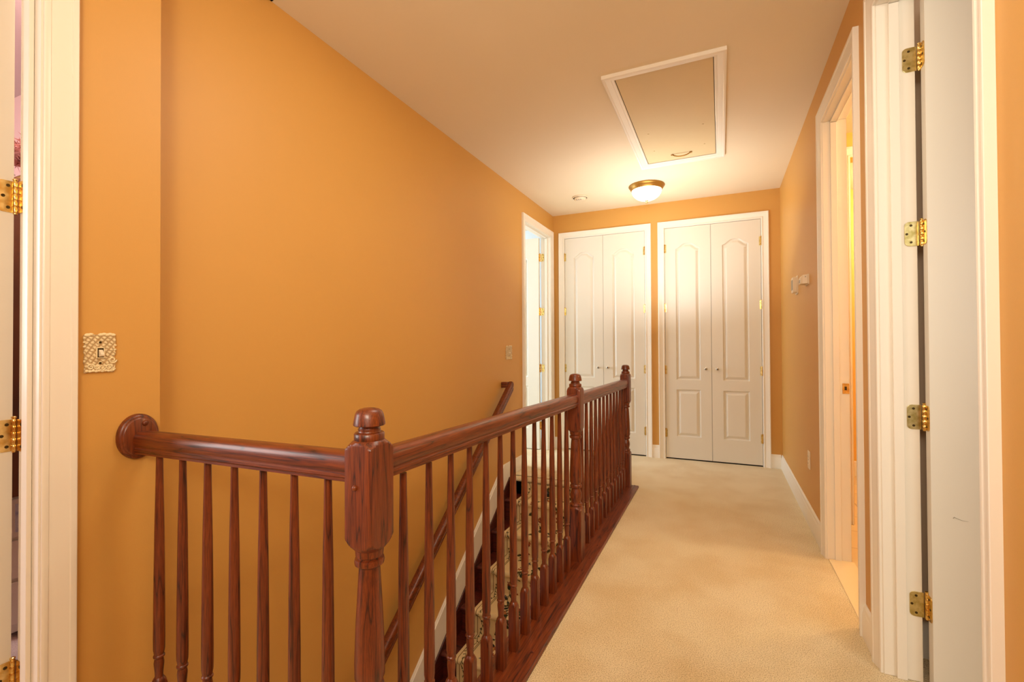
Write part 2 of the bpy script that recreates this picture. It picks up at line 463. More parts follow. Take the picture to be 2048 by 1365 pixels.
struct('wall_closets', MB().box(XL2, XR2, 5.75, 5.8, 0, CEIL).box(-.65, -.62, 5.22, 5.75, 0, CEIL)
       .box(XL2, XL, 5.22, 5.75, 0, CEIL).box(XR, XR2, 5.22, 5.75, 0, CEIL).box(XL2, XR2, 5.22, 5.8, CEIL, CEIL + .05)
       .box(XL2, XR2, 5.13, 5.8, -.05, 0), M['dark'], 'dark inside of the two hall closets behind their doors', 'wall')
struct('floor_lower', MB().box(-3.0, 1.0, -2.0, 4.2, -2.85, -2.73), M['carpet'], 'floor at the foot of the stairs', 'floor')
struct('wall_stairwell_side', MB().box(-.78, -.66, .92, 3.985, -2.8, -.03), M['wall'], 'tan stairwell wall under the railing', 'wall')
struct('wall_stairwell_end', MB().box(XL, -.66, 3.985, 4.1, -2.8, -.26), M['wall'], 'stairwell wall under the landing', 'wall')
struct('wall_stairwell_front', MB().box(XS, -.66, .80, .92, -.3, -.03), M['wall'], 'short wall under the near railing', 'wall')

# ------------------------------------------------------------------ trim: casings, jambs, stops
PROF = [(0, 0), (0, .009), (.003, .0115), (.007, .0125), (.012, .0115), (.014, .009), (.018, .009), (.024, .0105), (.034, .0135),
        (.045, .0165), (.052, .018), (.054, .0205), (.058, .0215), (.065, .0215), (.067, .020), (.067, 0)]
def casing(mb, fn, a0, a1, top, w=.067, rev=.004):
    s = w / .067
    cols = []
    for pw, pt in PROF:
        q = pw * s + rev
        cols.append([fn(a0 - q, pt, 0), fn(a0 - q, pt, top + q), fn(a1 + q, pt, top + q), fn(a1 + q, pt, 0)])
    vs = [p for c in cols for p in c]; fs = []
    for i in range(len(cols) - 1):
        for k in range(3):
            fs.append((i * 4 + k, i * 4 + k + 1, (i + 1) * 4 + k + 1, (i + 1) * 4 + k))
    n = len(cols)
    fs.append(tuple(i * 4 for i in range(n))); fs.append(tuple(i * 4 + 3 for i in range(n)))
    return mb.add(vs, fs)
def jamb(mb, fn, a0, a1, top, n0, n1):
    def b(aa, ab, za, zb, na=n0, nb=n1):
        p, q = fn(aa, na, za), fn(ab, nb, zb)
        mb.box(min(p[0], q[0]), max(p[0], q[0]), min(p[1], q[1]), max(p[1], q[1]), za, zb)
    b(a0 - JT, a0, 0, top + JT); b(a1, a1 + JT, 0, top + JT); b(a0, a1, top, top + JT)
    return mb
def stop(mb, fn, a0, a1, top, n0, n1, t=.011):
    def b(aa, ab, za, zb):
        p, q = fn(aa, n0, za), fn(ab, n1, zb)
        mb.box(min(p[0], q[0]), max(p[0], q[0]), min(p[1], q[1]), max(p[1], q[1]), za, zb)
    b(a0, a0 + t, 0, top - t); b(a1 - t, a1, 0, top - t); b(a0, a1, top - t, top)
    return mb
fR = lambda a, n, z: (XR - n, a, z)
fL = lambda a, n, z: (XL + n, a, z)
fS = lambda a, n, z: (XS + n, a, z)
fF = lambda a, n, z: (a, YF - n, z)
def trim(name, label, fn, o, top, loc, thick=.11, stop_at=None, w=.067):
    t = tag(thing(name, label, 'door trim', loc), kind='structure')
    casing(MB(), fn, o[0], o[1], top, w).build('casing', M['white'], t, smooth=28)
    jamb(MB(), fn, o[0], o[1], top, -thick, .001).build('jamb', M['white'], t, bevel=.0015)
    if stop_at: stop(MB(), fn, o[0], o[1], top, *stop_at).build('door_stop', M['white'], t, bevel=.002)
    return t
t_near = trim('trim_1', 'white door casing and jamb of the nearest doorway on the right', fR, NEAR, DT, (XR, 1.72, 0), stop_at=(-.064, -.034))
t_bath = trim('trim_2', 'cream lit door casing and jamb of the bathroom doorway', fR, BATH, DT, (XR, 2.72, 0), stop_at=(-.064, -.034))
t_pass = trim('trim_3', 'white door casing and jamb at the far left end of the hall', fL, PASS, DT, (XL, 4.62, 0), stop_at=(-.064, -.034))
t_bed = trim('trim_4', 'white fluted door casing and jamb at the left edge by the light switch', fS, BED, DT, (XS, .22, 0), stop_at=(-.066, -.034), w=.07)
t_cl = trim('trim_5', 'white casing around the left closet', fF, CL_L, CT, ((CL_L[0] + CL_L[1]) / 2, YF, 0), w=.062)
t_cr = trim('trim_6', 'white casing around the right closet', fF, CL_R, CT, ((CL_R[0] + CL_R[1]) / 2, YF, 0), w=.062)
# strike plate on the far bathroom jamb
sp = MB().box(.604, .636, 3.063, 3.0655, .918, .975).build('strike_plate', M['brass'], t_bath, bevel=.004)
MB().box(.614, .624, 3.0615, 3.0632, .938, .958).build('latch_hole', M['screw'], sp)
# worn paint on the bedroom casing
chip = [(.596 + .012 * math.sin(k * 1.7) * .35 + (.007 if k > 5 else 0), .99 - .0065 * (k if k < 6 else 11 - k)) for k in range(11)]
# inside bathroom cased opening
tb = tag(thing('trim_7', 'white casing of the inner opening in the bathroom', 'door trim', (1.2, 3.73, 0)), kind='structure')
casing(MB(), lambda a, n, z: (a, 3.73 - n, z), .795, 1.6, 2.43).build('casing', M['white'], tb, smooth=28)
struct('trim_8', MB().box(XR + .004, XR2 + .012, BATH[0], BATH[1], -.04, .006), M['marble'], 'cream stone threshold of the bathroom doorway', 'threshold', bevel=.004)

# baseboards
BP = [(0, 0), (.014, 0), (.014, .095), (.011, .106), (.009, .112), (.010, .118), (.007, .128), (.003, .134), (0, .134)]
def board(mb, fn, a0, a1): return mb.prism(BP, lambda n, z, t: fn(t, n, z), a0, a1)
b = MB(); board(b, fR, BATH[1] + .071, YF); board(b, fR, NEAR[1] + .071, BATH[0] - .071); board(b, fR, -1.9, NEAR[0] - .071)
struct('baseboard_right', b, M['white'], 'white baseboard along the right wall', 'baseboard', smooth=30)
b = MB(); board(b, fF, XL, CL_L[0] - .066); board(b, fF, CL_L[1] + .066, CL_R[0] - .066); board(b, fF, CL_R[1] + .066, XR - .014)
struct('baseboard_far', b, M['white'], 'white baseboard pieces of the end wall beside the closets', 'baseboard', smooth=30)
b = MB(); board(b, fL, PASS[1] + .071, YF - .014)
struct('baseboard_left', b, M['white'], 'scrap of white baseboard in the far left corner', 'baseboard', smooth=30)
b = MB(); board(b, fS, BED[1] + .075, .896); board(b, fS, -1.9, BED[0] - .075)
struct('baseboard_front', b, M['white'], 'white baseboard below the ornate light switch', 'baseboard', smooth=30)
b = MB(); board(b, lambda a, n, z: (a, 2.26 - n, z), XR2, 3.5)
struct('baseboard_right_room', b, M['white'], 'white baseboard glimpsed behind the open door on the right', 'baseboard', smooth=30)
b = MB(); board(b, lambda a, n, z: (a, 5.1 - n, z), XR2, 2.6)
struct('baseboard_bathroom', b, M['white'], 'white baseboard on the far bathroom wall', 'baseboard', smooth=30)

# sloping white skirt board above the stairs
SL = .762
zt = lambda y: -.405 + SL * (y - 2.99)
zb = lambda y: -.43 + SL * (y - 3.26)
yk = 2.99 + (.134 + .405) / SL
sk = MB()
poly = [(PASS[0] - .071, 0), (PASS[0] - .071, .134), (yk, .134), (1.0, zt(1.0)), (1.0, zb(1.0)), (3.26 + .43 / SL, 0)]
sk.prism(poly, lambda y, z, t: (t, y, z), XL, XL + .014)
cap_t = .022
sk.prism([(yk + .02, .134), (1.0, zt(1.0)), (1.0, zt(1.0) - cap_t), (yk + .02, .134 - cap_t)], lambda y, z, t: (t, y, z), XL + .010, XL + .020)
struct('trim_9', sk, M['white'], 'white sloping skirt board on the wall beside the stairs', 'skirt board', bevel=.002)

# ------------------------------------------------------------------ staircase
RISE, RUN, NST = .183, .256, 14
Yk = lambda k: 3.71 - RUN * (k - 1)
Zk = lambda k: -.165 - RISE * (k - 1)
SX0, SX1 = XL + .022, -.785
st = thing('staircase', 'dark red brown wooden staircase descending beside the left wall', 'stairs', ((SX0 + SX1) / 2, 3.9, 0))
tr = MB()
nose = [(Yk(1) + .012 + .012 * math.cos(a), Zk(1) - .014 + .014 * math.sin(a)) for a in [PI / 2 + PI * k / 6 for k in range(7)]]
tr.prism(nose + [(Yk(1) + RUN + .03, Zk(1) - .028), (Yk(1) + RUN + .03, Zk(1))], lambda a, b, t: (t, a, b), SX0, SX1)
tread0 = tr.build('tread', M['tread'], st, smooth=40)
ri0 = MB().box(SX0, SX1, Yk(1) + .026, Yk(1) + .042, Zk(2), Zk(1) - .027).build('riser', M['tread'], st)
MB().box(SX0, SX1, 3.905, 3.92, Zk(1) - .002, -.05).build('riser', M['tread'], st)
for k in range(1, NST):
    copy_part(tread0, st, (0, -RUN * k, -RISE * k))
    if k < NST - 1: copy_part(ri0, st, (0, -RUN * k, -RISE * k))
sp_ = [(3.905, .0), (3.26 + .43 / SL, 0), (.5, zb(.5)), (.5, zb(.5) - .5), (3.905, -.5)]
MB().prism(sp_, lambda y, z, t: (t, y, z), XL + .0005, XL + .0225).build('stringer', M['stringer'], st, bevel=.002)

# floral runner over the steps
RX0, RX1 = -1.642, -.915
path = [(3.897, -.052)]
def lineto(y, z, n=None):
    y0, z0 = path[-1]; L = math.hypot(y - y0, z - z0); n = n or max(1, int(L / .006))
    for i in range(1, n + 1): path.append((y0 + (y - y0) * i / n, z0 + (z - z0) * i / n))
e = .007
ry = 3.905 - e
for k in range(1, NST):
    lineto(ry, Zk(k) + .02); 
    for i in range(1, 5):
        a = i / 4 * PI / 2; path.append((ry - .012 * (1 - math.cos(a)), Zk(k) + e + .012 * (1 - math.sin(a))))
    lineto(Yk(k) + .012, Zk(k) + e)
    for i in range(1, 9):
        a = PI / 2 + PI * i / 8; path.append((Yk(k) + .012 + (.012 + e) * math.cos(a), Zk(k) - .014 + (.014 + e) * math.sin(a)))
    ry = Yk(k) + .026 - e
    lineto(ry, Zk(k) - .05)
P = np.array(path); seg = np.hypot(*(P[1:] - P[:-1]).T); V = np.concatenate([[0], np.cumsum(seg)])
NU = 150; U = np.linspace(0, RX1 - RX0, NU)
uu, vv = np.meshgrid(U, V); W = RX1 - RX0
col = np.zeros(uu.shape + (3,)); col[:] = srgb(238, 212, 160)[:3]
rng = np.random.RandomState(4)
def put(mask, c): col[mask] = srgb(*c)[:3]
for off, hw, c in ((.024, .0028, (110, 62, 34)), (.078, .0024, (120, 70, 40)), (.088, .0016, (70, 70, 44))):
    put(np.abs(uu - off) < hw, c); put(np.abs(uu - (W - off)) < hw, c)
def leaf(cu, cv, ang, L, wd, c):
    du, dv = uu - cu, vv - cv
    a = du * math.cos(ang) + dv * math.sin(ang); bq = -du * math.sin(ang) + dv * math.cos(ang)
    t = a / L
    put((t > 0) & (t < 1) & (np.abs(bq) < wd * np.sin(PI * np.clip(t, 0, 1)) ** .8), c)
GREENS = [(52, 56, 36), (66, 66, 40), (40, 44, 40), (84, 74, 44)]
vmax = V[-1]
for s0, A, lam, ph in ((.05, .012, .16, 0), (W - .05, .012, .16, 1), (.21, .05, .52, .3), (.38, .055, .46, 1.6), (.54, .05, .55, 2.4)):
    cu = s0 + A * np.sin(2 * PI * vv / lam + ph)
    put(np.abs(uu - cu) < .0022, (70, 62, 38))
    v = rng.rand() * .05
    while v < vmax:
        c0 = s0 + A * math.sin(2 * PI * v / lam + ph)
        side = 1 if rng.rand() < .5 else -1
        big = A > .02
        ang = (PI / 2) - side * (.5 + .6 * rng.rand())
        leaf(c0, v, ang, (.035 + .03 * rng.rand()) if big else .022, (.0095 + .006 * rng.rand()) if big else .005, GREENS[rng.randint(4)])
        if big and rng.rand() < .22:
            fu, fv = c0 + side * .035, v + .02
            R = .014 + .012 * rng.rand()
            th = np.arctan2(vv - fv, uu - fu); rr = np.hypot(uu - fu, vv - fv)
            put(rr < R * (1 + .3 * np.cos(5 * th)), [(150, 62, 44), (128, 48, 40), (74, 82, 96), (176, 110, 66)][rng.randint(4)])
            put(rr < R * .35, (206, 160, 80))
        v += (.016 + .022 * rng.rand()) if big else .03
verts = []; faces = []
for i, (y, z) in enumerate(path):
    for u in U: verts.append((RX0 + u, y, z))
for i in range(len(path) - 1):
    for j in range(NU - 1):
        q = i * NU + j; faces.append((q, q + 1, q + NU + 1, q + NU))
me = bpy.data.meshes.new('stair_runner'); me.from_pydata(verts, [], faces)
at = me.attributes.new('pattern', 'FLOAT_COLOR', 'POINT')
rgba = np.ones((len(verts), 4), dtype=np.float32); rgba[:, :3] = col.reshape(-1, 3)
at.data.foreach_set('color', rgba.ravel())
me.materials.append(M['runner'])
for p in me.polygons: p.use_smooth = True
ro = bpy.data.objects.new('stair_runner', me); COL.objects.link(ro)
md = ro.modifiers.new('thick', 'SOLIDIFY'); md.thickness = .006; md.offset = 0
tag(ro, 'cream floral carpet runner with dark vines laid down the stairs', 'carpet runner')

# ------------------------------------------------------------------ railing
RXC, RYC = -.742, .84
rail = thing('stair_railing', 'red brown oak railing with three newel posts and turned balusters around the stair opening', 'railing', (RXC, RYC, 0))
NS = .0388          # half width of newel block
def turned(h, z, c, R, n=48):
    """square of half width h cut by a circle of radius R (what a lathe leaves of a square blank)"""
    L = []
    for k in range(n):
        a = 2 * PI * k / n; r = min(h / max(abs(math.cos(a)), abs(math.sin(a))), R)
        L.append((c[0] + r * math.cos(a), c[1] + r * math.sin(a), z))
    return L
def newel(cx, cy, dz, cap=True):
    c = (cx, cy)
    mb = MB()
    # lower block
    mb.loft([turned(NS, .012, c, .0535), turned(NS, .283, c, .0535)] + [turned(NS, .283 + .024 * f, c, .0535 - .0225 * f ** 1.5) for f in (.15, .3, .45, .6, .8, 1)])
    # turned middle
    T = [(.030, .305), (.034, .309), (.035, .315), (.033, .321), (.027, .325), (.026, .330), (.030, .345), (.0325, .362), (.030, .38), (.025, .395), (.0235, .402),
         (.026, .405), (.0315, .409), (.0325, .415), (.0315, .421), (.028, .425), (.029, .43), (.0335, .44), (.034, .47), (.031, .56), (.026, .65), (.0235, .683 + dz),
         (.026, .686 + dz), (.0325, .690 + dz), (.0335, .697 + dz), (.032, .703 + dz), (.0275, .705 + dz), (.0275, .708 + dz), (.031, .710 + dz), (.0318, .722 + dz), (.0318, .735 + dz)]
    mb.lathe(T, (cx, cy, 0), 40)
    # upper block with chamfered shoulders
    mb.loft([turned(NS, .752 + dz - .028 * f, c, .0535 - .022 * f ** 1.5) for f in (1, .8, .6, .45, .3, .15)] + [turned(NS, .752 + dz, c, .0535), turned(NS, .950 + dz, c, .0535)] + [turned(NS, .950 + .024 * f + dz, c, .0535 - .0225 * f ** 1.5) for f in (.15, .3, .45, .6, .8, 1)])
    n = mb.build('newel_post', M['woodZ'], rail, smooth=26, loc=(cx, cy, 0))
    if cap:
        C = [(.031, .968), (.0335, .972), (.034, .976), (.034, .986), (.031, .989), (.026, .990), (.0245, .993), (.0255, .996), (.0235, .999), (.0225, 1.002), (.0225, 1.0045), (.034, 1.0045), (.0358, 1.006), (.0355, 1.010),
             (.0335, 1.022), (.0315, 1.031), (.028, 1.0375), (.022, 1.0415), (.012, 1.044), (0, 1.0445)]
        MB().lathe([(r, h + dz) for r, h in C], (cx, cy, 0), 40).build('newel_cap', M['woodZ'], n, smooth=50)
    return n
N1, N2, N3 = (-.739, .838), (-.739, 2.488), (-.735, 3.945)
n1 = newel(N1[0], N1[1], .005); n2 = newel(N2[0], N2[1], -.01); n3 = newel(N3[0], N3[1], -.018)
MB().lathe([(.0065, -.001), (.0065, .002), (.005, .005), (.0025, .0062), (0, .0065)], (-.746, N1[1] - NS, .875), 14, '-Y').build('bolt_plug', M['woodX'], n1, smooth=50)

# handrail profile: (w, h) with h measured down from the top
def rail_prof(s=1.0):
    half = [(0, 0), (.012, -.0006), (.020, -.0035), (.0262, -.010), (.029, -.020), (.029, -.030), (.0275, -.040), (.0245, -.0445), (.0245, -.0475), (.027, -.050), (.027, -.056), (.0235, -.060), (.0235, -.067)]
    return [(-w * s, h * s) for w, h in reversed(half[1:])] + [(w * s, h * s) for w, h in half]
def sweep_rail(mb, p0, p1, side):
    """straight rail between two top-centre points; side = unit vector across"""
    L = []
    for p in (p0, p1):
        L.append([(p[0] + side[0] * w, p[1] + side[1] * w, p[2] + h) for w, h in rail_prof()])
    return mb.loft(L)
ZR0, ZR1, ZR2, ZR3 = .933, .946, .924, .908
sweep_rail(MB(), (XS + .02, RYC, ZR0), (N1[0] - NS + .002, RYC, ZR1), (0, 1)).build('handrail', M['woodX'], rail, smooth=30)
sweep_rail(MB(), (N1[0], N1[1] + NS - .002, ZR1 + .002), (N2[0], N2[1] - NS + .002, ZR2), (1, 0)).build('handrail', M['woodY'], rail, smooth=30)
sweep_rail(MB(), (N2[0], N2[1] + NS - .002, ZR2), (N3[0], N3[1] - NS + .002, ZR3), (1, 0)).build('handrail', M['woodY'], rail, smooth=30)
# oval rosette on the wall
ROS = (XS, .832, .917)
rz = MB().lathe([(1, 0), (1, .010), (.97, .014), (.9, .017), (.86, .0175), (.83, .020), (.78, .022), (0, .022)], ROS, 48, 'X', squash=(.056, .069))
rs = rz.build('rosette', M['woodZ'], rail, smooth=40)
MB().lathe([(.0085, 0), (.0085, .002), (.006, .0055), (.003, .0068), (0, .007)], (XS + .022, .843, .957), 16, 'X').build('screw_plug', M['woodX'], rs, smooth=50)

# balusters
def baluster(cx, cy, ztop):
    c = (cx, cy); h = .016
    mb = MB()
    mb.loft([turned(h, .012, c, .022, 24), turned(h, .182, c, .022, 24)] + [turned(h, .182 + .021 * f, c, .022 - .0105 * f ** 1.3, 24) for f in (.2, .4, .6, .8, 1)])
    T = [(.0112, .200), (.0105, .208), (.011, .22), (.0125, .235), (.0132, .245), (.012, .254), (.0112, .258), (.0125, .260), (.0148, .263), (.0148, .267), (.0125, .270), (.0128, .273),
         (.0148, .285), (.0152, .32), (.0145, .45), (.0125, .65), (.0098, .80), (.0088, ztop)]
    mb.lathe(T, (cx, cy, 0), 18)
    return mb.build('baluster', M['woodZ'], rail, smooth=28, loc=(cx, cy, 0))
b0 = baluster(-1.547, RYC, .874)
for i in range(1, 7): copy_part(b0, rail, (.1131 * i, 0, .002 * i * .8))
b1 = baluster(RXC, .966, .868)
for i in range(1, 13): copy_part(b1, rail, (0, .1137 * i, -.0006 * i))
for i in range(12): copy_part(b1, rail, (.002, 2.606 - .966 + .1116 * i, -.012))
# shoe (cap board under the balusters)
sh = MB()
sh.box(-.80, -.638, .80, 3.985, -.028, .014)
sh.build('shoe_board', M['woodY'], rail, bevel=.006)
MB().box(XS, -.80, .80, .905, -.028, .014).build('shoe_board', M['woodX'], rail, bevel=.006)
for y in (1.66, 1.20, 2.37, 2.52, 2.70, 3.97):
    MB().lathe([(.006, 0), (.005, .003), (0, .004)], (-.672, y, .0135), 12).build('screw_plug', M['tread'], rail, smooth=50)

# handrail fixed to the wall above the stairs
wh = thing('wall_handrail', 'red brown oak handrail sloping down the left wall above the stairs', 'handrail', (-1.70, 3.66, .8))
HS = .775
hx = -1.703
def hr(y): return .825 + HS * (y - 3.68)
dy = 1 / math.hypot(1, HS); dzv = HS * dy
L = []
prof = rail_prof(.98)
for y in (3.72, 1.0):
    L.append([(hx + w, y + dzv * (-hh), hr(y) + dy * hh) for w, hh in prof])
# plumb cut at the upper end
top = [(hx + w, 3.745, hr(3.745) + hh / dy) for w, hh in prof]
MB().loft([top, [(hx + w, 1.0, hr(1.0) + hh / dy) for w, hh in prof]]).build('rail', M['woodY'], wh, smooth=30)
MB().box(XL + .001, hx - .01, 3.69, 3.745, hr(3.745) - .055, hr(3.745) - .004).build('wall_return', M['woodX'], wh, bevel=.004)
for y in (2.2, 1.3):
    MB().tube([(XL + .001, y, hr(y) - .13), (XL + .04, y, hr(y) - .135), (hx, y, hr(y) - .11), (hx, y, hr(y) - .086)], .007).lathe([(.03, 0), (.03, .006), (0, .008)], (XL + .0005, y, hr(y) - .13), 18, 'X').build('bracket', M['brass'], wh, smooth=40)

# ------------------------------------------------------------------ doors
def offset_loop(pts, d):
    """inset a counter-clockwise polygon by d with mitres"""
    n = len(pts); out = []
    for i in range(n):
        p0, p1, p2 = Vector(pts[i - 1]), Vector(pts[i]), Vector(pts[(i + 1) % n])
        e1 = (p1 - p0).normalized(); e2 = (p2 - p1).normalized()
        n1_ = Vector((-e1.y, e1.x)); n2_ = Vector((-e2.y, e2.x))
        m = (n1_ + n2_)
        if m.length < 1e-6: m = n1_
        m.normalize()
        k = d / max(.35, m.dot(n1_))
        out.append(tuple(p1 + m * k))
    return out
def arch_panel(x0, x1, z0, zs, za):
    """counter-clockwise panel outline with an ogee arched head"""
    pts = [(x0, z0), (x1, z0), (x1, zs)]
    w = x1 - x0; n = 30
    for i in range(1, n):
        t = i / n
        s = abs(1 - 2 * t)          # 1 at the shoulders, 0 at the crown
        t_ = min(1, (1 - s) / .78)
        hgt = (t_ * t_ * (3 - 2 * t_)) * .90 + .10 * (1 - s * s)
        pts.append((x1 - w * t, zs + (za - zs) * hgt))
    pts.append((x0, zs))
    return pts
def leaf_mesh(mb, w, z0, z1, th, panels, fn):
    """door leaf in (a, n, z): a 0..w, n out of the front face; moulded raised panels on both faces"""
    for side in (0, 1):
        sgn = 1 if side == 0 else -1
        base = 0 if side == 0 else -th
        bm = bmesh.new()
        outer = [(0, z0), (w, z0), (w, z1), (0, z1)]
        edges = []
        def ring(pts):
            vs = [bm.verts.new((p[0], 0, p[1])) for p in pts]
            for i in range(len(vs)): edges.append(bm.edges.new((vs[i], vs[(i + 1) % len(vs)])))
        ring(outer)
        for p in panels: ring(p)
        bmesh.ops.triangle_fill(bm, use_beauty=True, use_dissolve=False, edges=edges, normal=(0, -1, 0))
        bm.verts.index_update()
        mb.add([fn(v.co.x, base, v.co.z) for v in bm.verts], [tuple(v.index for v in f.verts) for f in bm.faces])
        bm.free()
        for p in panels:
            loops = []
            for d, dep in ((0, 0), (.004, -.008), (.011, -.012), (.017, -.012), (.034, -.003), (.042, -.001)):
                q = offset_loop(p, d) if d else p
                loops.append([fn(a, base + sgn * dep, z) for a, z in q])
            n = len(p); vs = [v for l in loops for v in l]; fs = []
            for i in range(len(loops) - 1):
                for k in range(n): fs.append((i * n + k, i * n + (k + 1) % n, (i + 1) * n + (k + 1) % n, (i + 1) * n + k))
            fs.append(tuple((len(loops) - 1) * n + k for k in range(n)))
            mb.add(vs, fs)
    c = [(0, z0), (w, z0), (w, z1), (0, z1)]
    for i in range(4):
        (a, z), (a2, z2) = c[i], c[(i + 1) % 4]
        mb.add([fn(a, 0, z), fn(a2, 0, z2), fn(a2, -th, z2), fn(a, -th, z)], [(0, 1, 2, 3)])
    return mb
HZ = (2.204, 1.581, .931, .272)

def plain_hinge(parent, kx, ky, kz, mat):
    """closet hinge: knuckles at the joint and a slim painted edge of leaf each side"""
    h = MB().box(kx - .016, kx + .016, ky + .0045, ky + .0075, kz - .044, kz + .044).build('hinge', mat, parent, bevel=.001)
    kb = MB()
    for i in range(5): kb.lathe([(.0055, -.0085), (.0055, .0085)], (kx, ky, kz - .0352 + .0176 * i), 12)
    kb.lathe([(.004, .044), (.0048, .046), (.003, .049), (0, .0495)], (kx, ky, kz), 10)
    kb.build('hinge_knuckle', M['brass'], h, smooth=40)
def closet(n, x0, x1, hinge_left, label):
    w = x1 - x0
    fn = lambda a, nn, z: (x0 + a, YF + .004 - nn, z)
    pc = .234 * w / .445; m0 = (w - pc) / 2 + (.002 if hinge_left else -.002)
    pan = [arch_panel(m0, m0 + pc, .828, 2.196, 2.249), [(m0, .240), (m0 + pc, .240), (m0 + pc, .728), (m0, .728)]]
    o = leaf_mesh(MB(), w, .014, CT - .003, .034, pan, fn).build('door_%d' % n, M['door'], loc=(x0 if hinge_left else x1, YF, 0))
    tag(o, label, 'closet door', kind='structure')
    kx = x0 - .001 if hinge_left else x1 + .001
    for z in HZ: plain_hinge(o, kx, YF - .003, z, M['brass_pale'])
    kxx = x1 - .052 if hinge_left else x0 + .052
    k = MB().lathe([(.010, 0), (.010, .004), (.006, .008), (.006, .016), (.0135, .022), (.0155, .029), (.0135, .034), (.009, .0365), (0, .0365)], (kxx, YF + .004, .946), 20, '-Y').build('knob', M['nickel'], o, smooth=40)
    MB().lathe([(.0075, 0), (.0075, .001), (0, .0016)], (kxx, YF + .004 - .0365, .946), 14, '-Y').build('knob_centre', M['knobcore'], k, smooth=40)
    return o
mL = -1.1925; mR = -.0885
closet(1, CL_L[0] + .003, mL - .0015, True, 'left leaf of the left closet, white with an arched panel')
closet(2, mL + .0015, CL_L[1] - .003, False, 'right leaf of the left closet, white with an arched panel')
closet(3, CL_R[0] + .003, mR - .0015, True, 'left leaf of the right closet, white with an arched panel')
closet(4, mR + .0015, CL_R[1] - .003, False, 'right leaf of the right closet, white with an arched panel')

def rounded(w, h, r, round_sides):
    """plate outline (a,z), rounded at the a-max side only or both"""
    pts = []
    for cx, cz, a0, rr in ((w - r, h - r, 0, True), (r, h - r, 90, round_sides == 'both'), (r, r, 180, round_sides == 'both'), (w - r, r, 270, True)):
        if rr:
            for i in range(6):
                a = math.radians(a0 + 90 * i / 5); pts.append((cx + r * math.cos(a), cz + r * math.sin(a)))
        else: pts.append((0 if a0 < 300 else w, h if a0 == 90 else 0))
    return pts
def butt_hinge(parent, jy, jx, sx, ex, zc, mats):
    """open door hinge: round-cornered leaf on the jamb face (normal -Y), knuckle, leaf on the door edge (normal faces the hall)
       jx = room-side edge of jamb, sx = +1/-1 direction from hall to room, ex = plane of the door edge"""
    H = .087; W = .040
    mb = MB()
    out = rounded(W, H, .014, 'one')
    mb.prism(out, lambda a, z, t: (jx + sx * .004 - sx * a, t, zc - H / 2 + z), jy - .0022, jy + .0002)
    h = mb.build('hinge', mats[0], parent, bevel=.0006)
    e_ = MB()
    e_.prism(rounded(.036, H, .012, 'one'), lambda a, z, t: (t, jy - .006 - a, zc - H / 2 + z), ex - sx * .0022, ex + sx * .0002)
    e_.build('hinge_leaf', mats[1], h, bevel=.0006)
    kb = MB(); kx, ky = (jx + sx * .011), jy - .006
    for i in range(5): kb.lathe([(.0058, -.0082), (.0062, -.0075), (.0062, .0075), (.0058, .0082)], (kx, ky, zc - .0352 + .0176 * i), 14)
    kb.lathe([(.0045, -.047), (.0045, .046), (.0062, .047), (.0062, .050), (.003, .052), (0, .0522)], (kx, ky, zc), 12)
    kb.build('hinge_knuckle', mats[1], h, smooth=40)
    for z, a in ((.030, .018), (0, .030), (-.030, .018)):
        MB().lathe([(.0042, 0), (.0042, .0008), (.002, .0012), (0, .0008)], (jx - sx * a, jy - .0022, zc + z), 12, '-Y').build('screw', M['screw'], h, smooth=40)
    for z, a in ((.030, .014), (0, .024), (-.030, .014)):
        MB().lathe([(.0042, 0), (.0042, .0008), (.002, .0012), (0, .0008)], (ex - sx * .0022, jy - .006 - a, zc + z), 12, 'X' if sx < 0 else '-X').build('screw', M['screw'], h, smooth=40)
def swing_door(n, jy, jx, sx, width, label, mats, hz=HZ):
    """door opened square into a room, hinged on the jamb at y = jy"""
    ex = jx + sx * .014; y1 = jy - .008; th = .036
    fn = lambda a, nn, z: (ex + sx * a, y1 - th - nn, z)
    m = .138; mid = width / 2
    pan = []
    for a0, a1 in ((m, mid - .045), (mid + .045, width - m)):
        pan.append(arch_panel(a0, a1, .828, 2.196, 2.249)); pan.append([(a0, .240), (a1, .240), (a1, .728), (a0, .728)])
    o = leaf_mesh(MB(), width, .009, DT - .004, th, pan, fn).build('door_%d' % n, M['door'], loc=(ex, y1 - th / 2, 0))
    tag(o, label, 'door', kind='structure')
    for z in hz: butt_hinge(o, jy, jx, sx, ex, z, mats)
    kn = MB()
    for s, yy in (('-Y', y1 - th), ('Y', y1)):
        kn.lathe([(.03, 0), (.03, .004), (.012, .008), (.010, .03), (.02, .036), (.026, .048), (.024, .060), (.012, .066), (0, .067)], (ex + sx * (width - .06), yy, .945), 20, s)
    kn.build('door_knob', M['brass'], o, smooth=40)
    return o
d5 = swing_door(5, NEAR[1], XR2, 1, .715, 'white panelled door standing open at the nearest doorway on the right', (M['brass_pale'], M['brass']))
d6 = swing_door(6, PASS[1], XL2, -1, .748, 'white panelled door standing open in the bright far left doorway', (M['brass'], M['brass']))
d7 = swing_door(7, BED[1], XS2, -1, .755, 'white door at the left edge, open into the bedroom, on brass hinges', (M['brass'], M['brass']), (2.225, 1.606, .952, .295))
# pencil scuff on the near door
MB().tube([(.708, 2.0405, .600), (.711, 2.0405, .6045), (.714, 2.0405, .603), (.73, 2.0405, .5965), (.747, 2.0405, .5945)], [.0008, .0012, .0008, .0006, .0003], 6).build('scuff_mark', M['plastic_grey'], d5)

